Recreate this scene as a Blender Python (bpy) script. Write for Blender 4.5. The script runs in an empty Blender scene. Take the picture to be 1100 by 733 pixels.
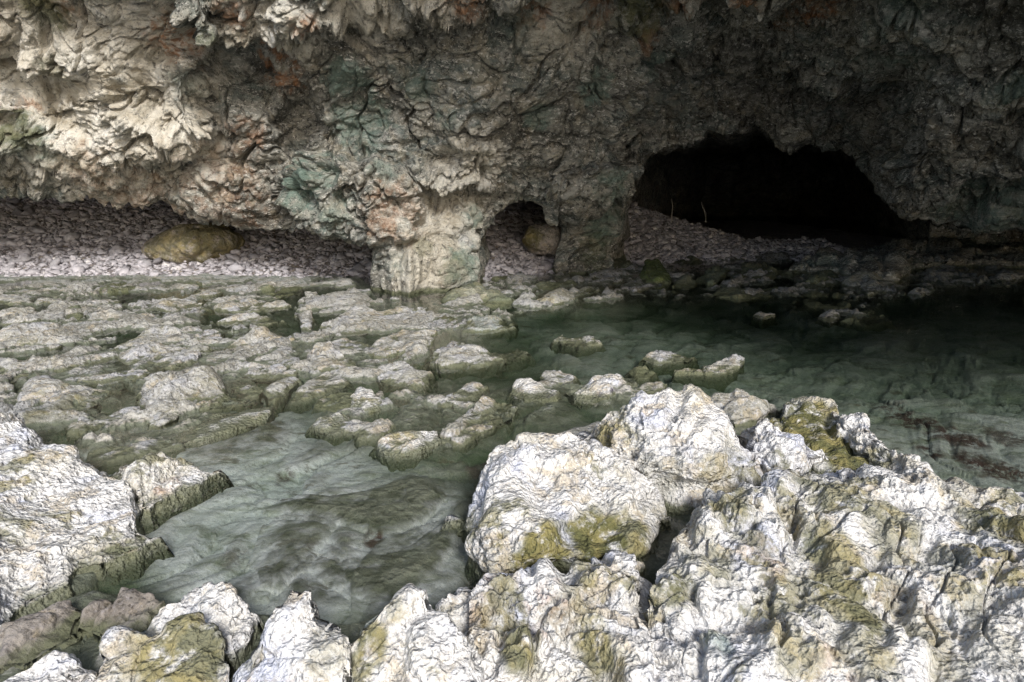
import bpy, math
import numpy as np
rng = np.random.default_rng(7)
S = bpy.context.scene
C = S.collection
F = 1100 * 24 / 36.0
CAMZ = 1.7
PITCH = math.atan(166.5 / F)
CP, SP = math.cos(PITCH), math.sin(PITCH)

# ---------------------------------------------------------------- view rays (used to place things at real distances)
def ray(px, py):
    a = (np.asarray(px, float) - 550) / F
    b = (366.5 - np.asarray(py, float)) / F
    a, b = np.broadcast_arrays(a, b)
    return np.stack([a, b * SP + CP, b * CP - SP], -1)

def on_z(px, py, z):
    d = ray(px, py)
    t = (z - CAMZ) / d[..., 2]
    return d * t[..., None] + np.array([0, 0, CAMZ])

def at_dist(px, py, dist):
    """point on the ray with forward (Y) distance dist"""
    d = ray(px, py)
    return d * (dist / d[..., 1])[..., None] + np.array([0, 0, CAMZ])

# ---------------------------------------------------------------- noise
def h3(ix, iy, iz, seed):
    n = (ix.astype(np.int64) * 374761393 + iy.astype(np.int64) * 668265263 + iz.astype(np.int64) * 2147483647 + seed * 974634777) & 0xFFFFFFFF
    n = ((n ^ (n >> 13)) * 1274126177) & 0xFFFFFFFF
    n = ((n ^ (n >> 15)) * 2246822519) & 0xFFFFFFFF
    return (n ^ (n >> 16)) & 0xFFFFFFFF

def rnd(ix, iy, iz, seed):
    return h3(ix, iy, iz, seed) / 4294967295.0

_G = rng.normal(size=(256, 3)); _G /= np.linalg.norm(_G, axis=1)[:, None]

def perlin(p, seed=0):
    i = np.floor(p).astype(np.int64)
    f = p - i
    u = f * f * f * (f * (f * 6 - 15) + 10)
    out = 0
    for dx in (0, 1):
        wx = u[..., 0] if dx else 1 - u[..., 0]
        for dy in (0, 1):
            wy = u[..., 1] if dy else 1 - u[..., 1]
            for dz in (0, 1):
                wz = u[..., 2] if dz else 1 - u[..., 2]
                g = _G[h3(i[..., 0] + dx, i[..., 1] + dy, i[..., 2] + dz, seed) & 255]
                out = out + wx * wy * wz * (g[..., 0] * (f[..., 0] - dx) + g[..., 1] * (f[..., 1] - dy) + g[..., 2] * (f[..., 2] - dz))
    return out * 1.4

def fbm(p, octv=5, seed=0, gain=.5, lac=2.03):
    a, s, o = 1.0, 0, 1.0
    for k in range(octv):
        s = s + a * perlin(p * o + 17.3 * k, seed + k)
        a *= gain; o *= lac
    return s

def ridged(p, octv=4, seed=0, gain=.5):
    a, s, o = 1.0, 0, 1.0
    for k in range(octv):
        s = s + a * (1 - 2 * np.abs(perlin(p * o + 9.1 * k, seed + k)))
        a *= gain; o *= 2.07
    return s

def worley(p, seed=0):
    i = np.floor(p).astype(np.int64)
    f = p - i
    f1 = np.full(p.shape[:-1], 9.0); f2 = f1.copy(); idv = np.zeros(p.shape[:-1])
    for dx in (-1, 0, 1):
        for dy in (-1, 0, 1):
            for dz in (-1, 0, 1):
                a, b, c = i[..., 0] + dx, i[..., 1] + dy, i[..., 2] + dz
                h = h3(a, b, c, seed)
                qx = dx + (h & 1023) / 1023.0 - f[..., 0]
                qy = dy + ((h >> 10) & 1023) / 1023.0 - f[..., 1]
                qz = dz + ((h >> 20) & 1023) / 1023.0 - f[..., 2]
                d = qx * qx + qy * qy + qz * qz
                m = d < f1
                f2 = np.where(m, f1, np.minimum(f2, d))
                idv = np.where(m, (h >> 7) & 0xFFFF, idv)
                f1 = np.where(m, d, f1)
    return np.sqrt(f1), np.sqrt(f2), idv / 65535.0

def facets(p, seed, step=1.0, tilt=1.0, crack=1.0, w=.14):
    """broken rock: every cell is a block with its own height and a tilted face, parted by cracks"""
    i = np.floor(p).astype(np.int64)
    f = p - i
    f1 = np.full(p.shape[:-1], 9.0); f2 = f1.copy(); hb = np.zeros(p.shape[:-1], np.int64)
    ox = np.zeros(p.shape[:-1]); oy = ox.copy(); oz = ox.copy()
    for dx in (-1, 0, 1):
        for dy in (-1, 0, 1):
            for dz in (-1, 0, 1):
                h = h3(i[..., 0] + dx, i[..., 1] + dy, i[..., 2] + dz, seed)
                qx = dx + (h & 1023) / 1023.0 - f[..., 0]
                qy = dy + ((h >> 10) & 1023) / 1023.0 - f[..., 1]
                qz = dz + ((h >> 20) & 1023) / 1023.0 - f[..., 2]
                d = qx * qx + qy * qy + qz * qz
                m = d < f1
                f2 = np.where(m, f1, np.minimum(f2, d))
                hb = np.where(m, h, hb); ox = np.where(m, qx, ox); oy = np.where(m, qy, oy); oz = np.where(m, qz, oz)
                f1 = np.where(m, d, f1)
    g = _G[(hb >> 5) & 255]
    t = -(g[..., 0] * ox + g[..., 1] * oy + g[..., 2] * oz)
    e = np.sqrt(f2) - np.sqrt(f1)
    return step * (((hb >> 13) & 1023) / 1023.0 - .5) * sstep(0, w, e) + tilt * t * sstep(0, w * .6, e) - crack * (1 - sstep(0, w, e))

def sstep(a, b, x):
    t = np.clip((x - a) / (b - a), 0, 1)
    return t * t * (3 - 2 * t)

def sdf_poly(x, y, poly):
    """signed distance, positive inside"""
    P = np.asarray(poly, float)
    d = np.full(np.shape(x), 1e18); ins = np.zeros(np.shape(x), bool)
    n = len(P)
    for k in range(n):
        ax, ay = P[k]; bx, by = P[(k + 1) % n]
        ex, ey = bx - ax, by - ay
        t = np.clip(((x - ax) * ex + (y - ay) * ey) / (ex * ex + ey * ey + 1e-12), 0, 1)
        d = np.minimum(d, (x - ax - t * ex) ** 2 + (y - ay - t * ey) ** 2)
        c = (ay > y) != (by > y)
        ins ^= c & (x < ex * (y - ay) / (ey if abs(ey) > 1e-9 else 1e-9) + ax)
    d = np.sqrt(d)
    return np.where(ins, d, -d)

def pillow(p, seed, w=.42, pw=.6):
    """rounded lumps parted by narrow clefts"""
    f1, f2, c = worley(p, seed)
    return np.clip((f2 - f1) / w, 0, 1) ** pw - .6 + .5 * (c - .5)

def frame(d, up=(0, 0, 1)):
    d = np.array(d, float); d /= np.linalg.norm(d)
    a = np.cross(d, up); a /= np.linalg.norm(a)
    return np.stack([d, a, np.cross(a, d)], 1)

def blur(A, k):
    for ax in (0, 1):
        n = min(k, A.shape[ax] // 2 * 2 - 1)
        h = n // 2
        if h < 1: continue
        pad = [(0, 0)] * A.ndim; pad[ax] = (h + 1, h)
        c = np.cumsum(np.pad(A, pad, 'edge'), axis=ax)
        m = A.shape[ax]
        A = (np.take(c, np.arange(n, n + m), ax) - np.take(c, np.arange(0, m), ax)) / n
    return A

def normals(P):
    du = np.gradient(P, axis=1); dv = np.gradient(P, axis=0)
    n = np.cross(du, dv)
    return n / (np.linalg.norm(n, axis=-1, keepdims=True) + 1e-12)

# ---------------------------------------------------------------- mesh builders
def mesh_obj(name, verts, quads, mat, attrs=None, smooth=True, tris=None):
    me = bpy.data.meshes.new(name)
    verts = np.ascontiguousarray(verts.reshape(-1, 3), np.float32)
    k = quads.shape[1]
    me.vertices.add(len(verts)); me.vertices.foreach_set('co', verts.ravel())
    me.loops.add(quads.size); me.loops.foreach_set('vertex_index', quads.astype(np.int32).ravel())
    me.polygons.add(len(quads))
    me.polygons.foreach_set('loop_start', np.arange(0, quads.size, k, dtype=np.int32))
    me.polygons.foreach_set('loop_total', np.full(len(quads), k, np.int32))
    me.polygons.foreach_set('use_smooth', np.full(len(quads), smooth))
    me.update(calc_edges=True); me.validate()
    for a, v in (attrs or {}).items():
        at = me.attributes.new(a, 'FLOAT', 'POINT')
        at.data.foreach_set('value', np.ascontiguousarray(np.asarray(v).ravel(), np.float32))
    me.materials.append(mat)
    o = bpy.data.objects.new(name, me)
    C.objects.link(o)
    return o

def grid_quads(nr, nc, wrap=False):
    r = np.arange(nr - 1)[:, None]; c = np.arange(nc if wrap else nc - 1)[None]
    c2 = (c + 1) % nc
    return np.stack([r * nc + c, r * nc + c2, (r + 1) * nc + c2, (r + 1) * nc + c], -1).reshape(-1, 4)

def grid_obj(name, P, mat, attrs=None, wrap=False):
    return mesh_obj(name, P, grid_quads(P.shape[0], P.shape[1], wrap), mat, attrs)

def thing(o, label, cat, group=None):
    o['label'] = label; o['category'] = cat
    if group: o['group'] = group
    return o

def structure(o): o['kind'] = 'structure'; return o

def blobs(P, spots):
    """soft patches of growth on the surface: (px, py, radius px, strength); each is an ellipsoid round a real surface point"""
    m = np.zeros(P.shape[:-1])
    if not spots: return m
    d = P - np.array([0, 0, CAMZ])
    cz = d[..., 1] * CP - d[..., 2] * SP
    sx = 550 + F * d[..., 0] / np.maximum(cz, .05)
    sy = 366.5 - F * (d[..., 1] * SP + d[..., 2] * CP) / np.maximum(cz, .05)
    wob = fbm(P * 7.0, 4, 77) * .45
    for px, py, rad, st in spots:
        q = (sx - px) ** 2 + (sy - py) ** 2 + cz * 2
        k = np.unravel_index(np.argmin(np.where(cz > .2, q, 1e18)), q.shape)
        r = rad * cz[k] / F
        e = P - P[k]
        dd = np.sqrt(e[..., 0] ** 2 + (e[..., 1] * .55) ** 2 + e[..., 2] ** 2) / r + wob
        m = np.maximum(m, st * (1 - sstep(.55, 1.15, dd)))
    return m

# ---------------------------------------------------------------- materials
class NT:
    def __init__(s, name):
        s.m = bpy.data.materials.new(name); s.m.use_nodes = True
        s.t = s.m.node_tree; s.t.nodes.clear()
        s.out = s.n('ShaderNodeOutputMaterial')
    def n(s, typ, **kw):
        nd = s.t.nodes.new(typ)
        for k, v in kw.items(): setattr(nd, k, v)
        return nd
    def l(s, a, b): s.t.links.new(a, b)
    def put(s, sock, v):
        if isinstance(v, bpy.types.NodeSocket): s.l(v, sock)
        else: sock.default_value = v
    def math(s, op, a, b=0.0, clamp=False):
        nd = s.n('ShaderNodeMath', operation=op, use_clamp=clamp)
        s.put(nd.inputs[0], a); s.put(nd.inputs[1], b)
        return nd.outputs[0]
    def ramp(s, fac, stops, interp='LINEAR'):
        nd = s.n('ShaderNodeValToRGB'); e = nd.color_ramp.elements; nd.color_ramp.interpolation = interp
        while len(e) < len(stops): e.new(1)
        for el, (p, c) in zip(e, stops):
            el.position = p; el.color = (c, c, c, 1) if not hasattr(c, '__len__') else (*c, 1)
        s.l(fac, nd.inputs[0]); return nd.outputs[0]
    def mix(s, fac, a, b, blend='MIX'):
        nd = s.n('ShaderNodeMix', data_type='RGBA', blend_type=blend)
        s.put(nd.inputs[0], fac)
        for i, v in ((6, a), (7, b)):
            s.put(nd.inputs[i], v if isinstance(v, bpy.types.NodeSocket) else (*v, 1))
        return nd.outputs[2]
    def rng(s, v, a, b, lo=0.0, hi=1.0):
        nd = s.n('ShaderNodeMapRange', interpolation_type='SMOOTHSTEP')
        s.put(nd.inputs[0], v)
        for i, x in enumerate((a, b, lo, hi)): nd.inputs[i + 1].default_value = x
        return nd.outputs[0]
    def noise(s, vec, scale, detail=6, rough=.6, dist=0.0):
        nd = s.n('ShaderNodeTexNoise'); s.l(vec, nd.inputs['Vector'])
        nd.inputs['Scale'].default_value = scale; nd.inputs['Detail'].default_value = detail
        nd.inputs['Roughness'].default_value = rough; nd.inputs['Distortion'].default_value = dist
        return nd.outputs[0]
    def voro(s, vec, scale, feature='F1', detail=0.0):
        nd = s.n('ShaderNodeTexVoronoi', feature=feature); s.l(vec, nd.inputs['Vector'])
        nd.inputs['Scale'].default_value = scale
        if 'Detail' in nd.inputs: nd.inputs['Detail'].default_value = detail
        return nd.outputs['Distance']
    def attr(s, name):
        nd = s.n('ShaderNodeAttribute', attribute_name=name); return nd.outputs['Fac']

def rock_mat(name, palette, s1, fine, pit, bump, moss=(.085, .085, .022), wet=True, speck=.5, moss_bias=0.0, wetcol=(.075, .08, .045), rough=.85, stretch=None, pitamt=1.0, coarse=.9, crk=1.4, freemoss=.0, wetz=.07, ochre=.5, grain=.7, grime=(.12, .115, .095)):
    t = NT(name)
    geo = t.n('ShaderNodeNewGeometry'); pos = geo.outputs['Position']
    vec = pos
    if stretch:
        mp = t.n('ShaderNodeMapping'); mp.inputs['Rotation'].default_value = stretch[0]; mp.inputs['Scale'].default_value = stretch[1]
        t.l(pos, mp.inputs['Vector']); vec = mp.outputs[0]
    big = t.noise(vec, s1, 7, .62, .6)
    col = t.ramp(big, palette)
    # second, independent mottling
    m2 = t.noise(vec, s1 * 3.7, 6, .65, .3)
    col = t.mix(t.rng(m2, .52, .72, 0, speck), col, tuple(c * .42 for c in palette[len(palette) // 2][1]))
    m3 = t.noise(pos, s1 * 2.3, 5, .6, .8)
    col = t.mix(t.rng(m3, .52, .62, 0, ochre), col, (.40, .325, .21))
    g1 = t.noise(pos, s1 * 9, 9, .78)
    col = t.mix(t.rng(g1, .50, .60, 0, grain), col, grime)
    g2 = t.noise(vec, s1 * 21, 6, .75)
    col = t.mix(t.rng(g2, .54, .62, 0, grain * .9), col, tuple(min(.74, c * 1.5) for c in palette[-2][1]))
    sp = t.voro(pos, fine * 1.6, 'F1')
    spm = t.math('MULTIPLY', t.rng(sp, .34, .20), t.rng(m2, .46, .6))
    col = t.mix(t.math('MULTIPLY', spm, grain), col, tuple(c * .5 for c in grime))
    # growth and stains
    mm = t.noise(pos, s1 * 5, 5, .7)
    pale = t.attr('pale')
    pc = t.ramp(t.noise(pos, s1 * 2.0, 6, .65, .4), [(.3, (.34, .29, .21)), (.44, (.58, .53, .44)), (.60, (.74, .70, .62)), (.76, (.44, .45, .47))])
    col = t.mix(t.math('MULTIPLY', pale, t.rng(g1, .62, .52, .25, 1)), col, pc)
    rust = t.math('MULTIPLY', t.attr('rust'), t.rng(mm, .38, .62, 0, .8))
    col = t.mix(rust, col, (.33, .14, .05))
    teal = t.math('MULTIPLY', t.attr('teal'), t.rng(m2, .3, .6))
    col = t.mix(t.math('MULTIPLY', teal, .8), col, (.14, .205, .17))
    own = t.math('MULTIPLY', t.rng(t.noise(pos, s1 * 1.1, 6, .65, .3), .56, .63), freemoss)
    ms = t.math('MULTIPLY', t.math('ADD', t.math('MAXIMUM', t.attr('moss'), own), moss_bias), t.rng(mm, .32, .50), True)
    mc = t.mix(t.rng(m3, .4, .62), moss, tuple(c * 1.9 for c in (moss[0] * 1.15, moss[1], moss[2])))
    col = t.mix(ms, col, mc)
    col = t.mix(t.math('MULTIPLY', t.attr('purple'), t.rng(g1, .38, .52)), col, (.035, .028, .06))
    r = rough
    if wet:
        sep = t.n('ShaderNodeSeparateXYZ'); t.l(pos, sep.inputs[0])
        zz = t.math('ADD', sep.outputs[2], t.math('MULTIPLY', t.math('SUBTRACT', m2, .5), .12))
        wf = t.rng(zz, wetz, wetz * .35, 0, .92)
        col = t.mix(wf, col, t.mix(m3, wetcol, tuple(c * 1.8 for c in wetcol)))
        col = t.mix(t.rng(zz, .004, -.045, 0, .9), col, (.055, .062, .036))
        r = t.rng(zz, wetz * .8, .0, rough, .42)
    b = t.n('ShaderNodeBsdfPrincipled')
    t.l(col, b.inputs['Base Color']); t.put(b.inputs['Roughness'], r)
    b.inputs['Specular IOR Level'].default_value = .3
    # relief: fine grain, small solution pits, and a coarser roughness
    wq = t.n('ShaderNodeVectorMath', operation='ADD')
    nz = t.n('ShaderNodeTexNoise'); t.l(pos, nz.inputs['Vector']); nz.inputs['Scale'].default_value = pit * .6; nz.inputs['Detail'].default_value = 3
    sc_ = t.n('ShaderNodeVectorMath', operation='SCALE'); t.l(nz.outputs['Color'], sc_.inputs[0]); sc_.inputs['Scale'].default_value = .6 / pit
    t.l(vec, wq.inputs[0]); t.l(sc_.outputs[0], wq.inputs[1])
    v1 = t.voro(wq.outputs[0], pit, 'F1', 1.0)
    v2 = t.math('SUBTRACT', t.voro(wq.outputs[0], pit * .35, 'F2'), t.voro(wq.outputs[0], pit * .35, 'F1'))
    fz = t.noise(pos, fine, 8, .7)
    hgt = t.math('ADD', t.math('MULTIPLY', fz, 1.1), t.math('MULTIPLY', v1, .9 * pitamt))
    hgt = t.math('ADD', hgt, t.math('MULTIPLY', t.math('MINIMUM', v2, .1), crk))
    hgt = t.math('ADD', hgt, t.math('MULTIPLY', t.noise(vec, fine * .3, 6, .65), coarse))
    bp = t.n('ShaderNodeBump'); bp.inputs['Strength'].default_value = bump[0]; bp.inputs['Distance'].default_value = bump[1]
    t.l(hgt, bp.inputs['Height']); t.l(bp.outputs[0], b.inputs['Normal'])
    t.l(b.outputs[0], t.out.inputs[0])
    return t.m

ST = ((0, math.radians(-28), 0), (.45, 1, 1.15))
M = {}
M['wall'] = rock_mat('cave_rock', [(.26, (.06, .058, .05)), (.40, (.15, .145, .125)), (.50, (.34, .325, .28)), (.57, (.13, .15, .135)), (.67, (.44, .42, .38)), (.78, (.19, .19, .175))],
                     .9, 16, 7, (1.0, .06), wet=True, stretch=ST, speck=.6, moss=(.06, .07, .03), grain=.85, grime=(.04, .04, .036), pitamt=.6, ochre=.28)
M['pillar'] = rock_mat('pillar_rock', [(.25, (.13, .11, .085)), (.40, (.26, .22, .17)), (.50, (.38, .345, .30)), (.58, (.25, .26, .25)), (.72, (.42, .39, .35))],
                       1.4, 16, 6, (.9, .05), speck=.6, grain=.75, grime=(.12, .105, .085), stretch=((0, 0, 0), (1, 1, .38)))
M['white'] = rock_mat('white_limestone', [(.24, (.26, .235, .18)), (.38, (.50, .47, .40)), (.47, (.66, .64, .61)), (.55, (.69, .675, .66)), (.64, (.52, .54, .63)), (.76, (.66, .65, .66))],
                      2.0, 46, 40, (.8, .012), speck=.55, wetz=.06, moss=(.105, .105, .042), ochre=.6, freemoss=.75, pitamt=2.2, coarse=.25, crk=0.0, grain=.75, grime=(.25, .245, .245))
M['reef'] = rock_mat('reef_limestone', [(.24, (.17, .16, .11)), (.40, (.30, .285, .235)), (.52, (.42, .41, .38)), (.62, (.40, .40, .42)), (.76, (.50, .48, .43))],
                     1.9, 26, 15, (.9, .025), speck=.6, wetz=.032, freemoss=.4)
M['mauve'] = rock_mat('mauve_limestone', [(.25, (.085, .072, .055)), (.40, (.19, .165, .14)), (.52, (.30, .27, .24)), (.62, (.21, .19, .185)), (.76, (.38, .35, .30))],
                     2.2, 30, 18, (.8, .02), speck=.6, grain=.7, grime=(.09, .075, .06), freemoss=.35, coarse=.5)
M['green'] = rock_mat('algae_rock', [(.25, (.08, .085, .06)), (.42, (.15, .16, .115)), (.55, (.21, .215, .17)), (.7, (.27, .26, .2))],
                      2.2, 24, 12, (.9, .03), moss=(.06, .085, .03), moss_bias=.35)
M['olive'] = rock_mat('mossy_boulder', [(.25, (.17, .15, .12)), (.45, (.30, .26, .22)), (.6, (.36, .32, .29)), (.75, (.3, .28, .24))],
                      1.6, 22, 10, (.9, .03), moss=(.105, .098, .035), moss_bias=.0, wet=False)
M['bed'] = rock_mat('reef_bedrock', [(.24, (.13, .125, .095)), (.38, (.27, .26, .22)), (.52, (.42, .41, .375)), (.62, (.38, .38, .385)), (.76, (.50, .48, .43))],
                    1.6, 24, 12, (.9, .03), speck=.7, wetz=.03, wetcol=(.085, .095, .065), ochre=.3)
M['beach'] = rock_mat('beach_ground', [(.3, (.14, .125, .13)), (.5, (.22, .195, .2)), (.7, (.3, .27, .27))], 3, 20, 12, (.9, .03), wet=False)

def pebble_mat():
    t = NT('pebbles')
    geo = t.n('ShaderNodeNewGeometry')
    col = t.ramp(t.attr('tone'), [(0, (.15, .14, .15)), (.3, (.31, .295, .31)), (.6, (.42, .395, .42)), (.85, (.50, .47, .49)), (1, (.56, .53, .52))])
    n = t.noise(geo.outputs['Position'], 14, 5, .6)
    col = t.mix(t.rng(n, .45, .7, 0, .5), col, (.16, .145, .14))
    b = t.n('ShaderNodeBsdfPrincipled'); t.l(col, b.inputs['Base Color']); b.inputs['Roughness'].default_value = .8
    bp = t.n('ShaderNodeBump'); bp.inputs['Strength'].default_value = .5; bp.inputs['Distance'].default_value = .01
    t.l(t.noise(geo.outputs['Position'], 60, 5, .6), bp.inputs['Height']); t.l(bp.outputs[0], b.inputs['Normal'])
    t.l(b.outputs[0], t.out.inputs[0]); return t.m
M['pebble'] = pebble_mat()

def seabed_mat():
    t = NT('pool_bottom')
    geo = t.n('ShaderNodeNewGeometry'); pos = geo.outputs['Position']
    mp = t.n('ShaderNodeMapping'); mp.inputs['Rotation'].default_value = (0, 0, math.radians(-40)); mp.inputs['Scale'].default_value = (.55, 1.3, 1)
    t.l(pos, mp.inputs[0]); v = mp.outputs[0]
    n1 = t.noise(v, 2.0, 9, .72, .4)
    col = t.ramp(n1, [(.3, (.03, .045, .022)), (.42, (.06, .08, .042)), (.52, (.12, .13, .09)), (.62, (.19, .185, .15)), (.75, (.08, .095, .055))])
    silt = t.attr('pale')
    sc = t.ramp(t.noise(v, 3.0, 9, .74, .5), [(.3, (.11, .13, .075)), (.41, (.30, .31, .27)), (.53, (.56, .555, .565)), (.63, (.43, .43, .42)), (.76, (.24, .26, .18))])  # silt colours, made paler and bluer to paint in the pool's surface sheen
    col = t.mix(silt, col, sc)
    n3 = t.noise(v, 5, 6, .7)
    col = t.mix(t.rng(n3, .58, .66, 0, .7), col, (.07, .055, .03))
    n4 = t.noise(pos, 22, 6, .75)
    col = t.mix(t.rng(n4, .54, .64, 0, .4), col, (.07, .085, .045))
    col = t.mix(t.math('MULTIPLY', t.attr('weed'), t.rng(t.noise(pos, 8, 7, .75), .40, .54)), col, (.055, .028, .022))
    b = t.n('ShaderNodeBsdfPrincipled'); t.l(col, b.inputs['Base Color']); b.inputs['Roughness'].default_value = .9
    bp = t.n('ShaderNodeBump'); bp.inputs['Strength'].default_value = .8; bp.inputs['Distance'].default_value = .03
    t.l(t.noise(pos, 18, 8, .72), bp.inputs['Height']); t.l(bp.outputs[0], b.inputs['Normal'])
    t.l(b.outputs[0], t.out.inputs[0]); return t.m
M['seabed'] = seabed_mat()

def water_mat():
    t = NT('clear_water')
    geo = t.n('ShaderNodeNewGeometry'); pos = geo.outputs['Position']
    mp = t.n('ShaderNodeMapping'); mp.inputs['Scale'].default_value = (1, .5, 1); t.l(pos, mp.inputs[0])
    bp = t.n('ShaderNodeBump'); bp.inputs['Strength'].default_value = .2; bp.inputs['Distance'].default_value = .03
    h = t.math('ADD', t.noise(mp.outputs[0], 7, 3, .5, .5), t.math('MULTIPLY', t.noise(mp.outputs[0], 26, 2, .5), .25))
    t.l(h, bp.inputs['Height'])
    tr = t.n('ShaderNodeBsdfTransparent'); tr.inputs[0].default_value = (1, 1, 1, 1)
    gl = t.n('ShaderNodeBsdfGlossy'); gl.inputs['Roughness'].default_value = .03; t.l(bp.outputs[0], gl.inputs['Normal'])
    lw = t.n('ShaderNodeLayerWeight'); lw.inputs[0].default_value = .5; t.l(bp.outputs[0], lw.inputs['Normal'])
    fr = t.math('ADD', t.math('MULTIPLY', t.math('POWER', lw.outputs['Facing'], 5.0), .97), .03)
    mx = t.n('ShaderNodeMixShader'); t.l(fr, mx.inputs[0]); t.l(tr.outputs[0], mx.inputs[1]); t.l(gl.outputs[0], mx.inputs[2])
    va = t.n('ShaderNodeVolumeAbsorption'); va.inputs['Color'].default_value = (.48, .60, .50, 1); va.inputs['Density'].default_value = 3.0
    t.l(va.outputs[0], t.out.inputs['Volume'])
    t.l(mx.outputs[0], t.out.inputs[0]); return t.m
M['water'] = water_mat()

def stick_mat():
    t = NT('bleached_wood')
    geo = t.n('ShaderNodeNewGeometry')
    col = t.ramp(t.noise(geo.outputs['Position'], 25, 5, .6), [(.3, (.20, .18, .15)), (.7, (.36, .34, .29))])
    b = t.n('ShaderNodeBsdfPrincipled'); t.l(col, b.inputs['Base Color']); b.inputs['Roughness'].default_value = .8
    t.l(b.outputs[0], t.out.inputs[0]); return t.m
M['wood'] = stick_mat()

# ---------------------------------------------------------------- cave wall and roof
LIP = np.array([(-2600, 170), (-900, 190), (-300, 205), (0, 218), (50, 215), (95, 208), (115, 216), (180, 221), (240, 236), (290, 243), (310, 252), (350, 256), (400, 263), (430, 262),
                (500, 258), (516, 264), (522, 250), (534, 231), (548, 220), (574, 220), (602, 238), (640, 236), (668, 228), (676, 212), (684, 205), (694, 182), (715, 165), (760, 150), (810, 142), (860, 150), (905, 168),
                (935, 195), (955, 228), (985, 246), (1030, 250), (1100, 248), (1400, 270), (2200, 330), (4600, 420)], float)
XR = [-2600, -900, -300, 0, 200, 400, 550, 700, 800, 900, 1000, 1100, 1400, 2200, 4600]
RLIP = [4.5, 8.5, 11.2, 12.2, 12.3, 12.2, 12.3, 13.2, 14.2, 14.4, 14.2, 13.2, 10.0, 5.0, 2.4]
R0 = [4.4, 8.0, 9.8, 10.5, 10.4, 10.2, 9.9, 9.4, 9.0, 8.4, 8.0, 7.6, 6.3, 4.0, 2.0]
REDGE = [4.2, 7.2, 8.8, 9.2, 8.8, 7.2, 5.8, 5.2, 5.0, 4.8, 4.5, 4.2, 3.4, 2.2, 1.2]  # unseen outer roof edge, shaped to hold back daylight most on the right
YEDGE = [-300, -200, -150, -150, -180, -270, -440, -540, -620, -640, -640, -640, -640, -600, -1200]

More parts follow.
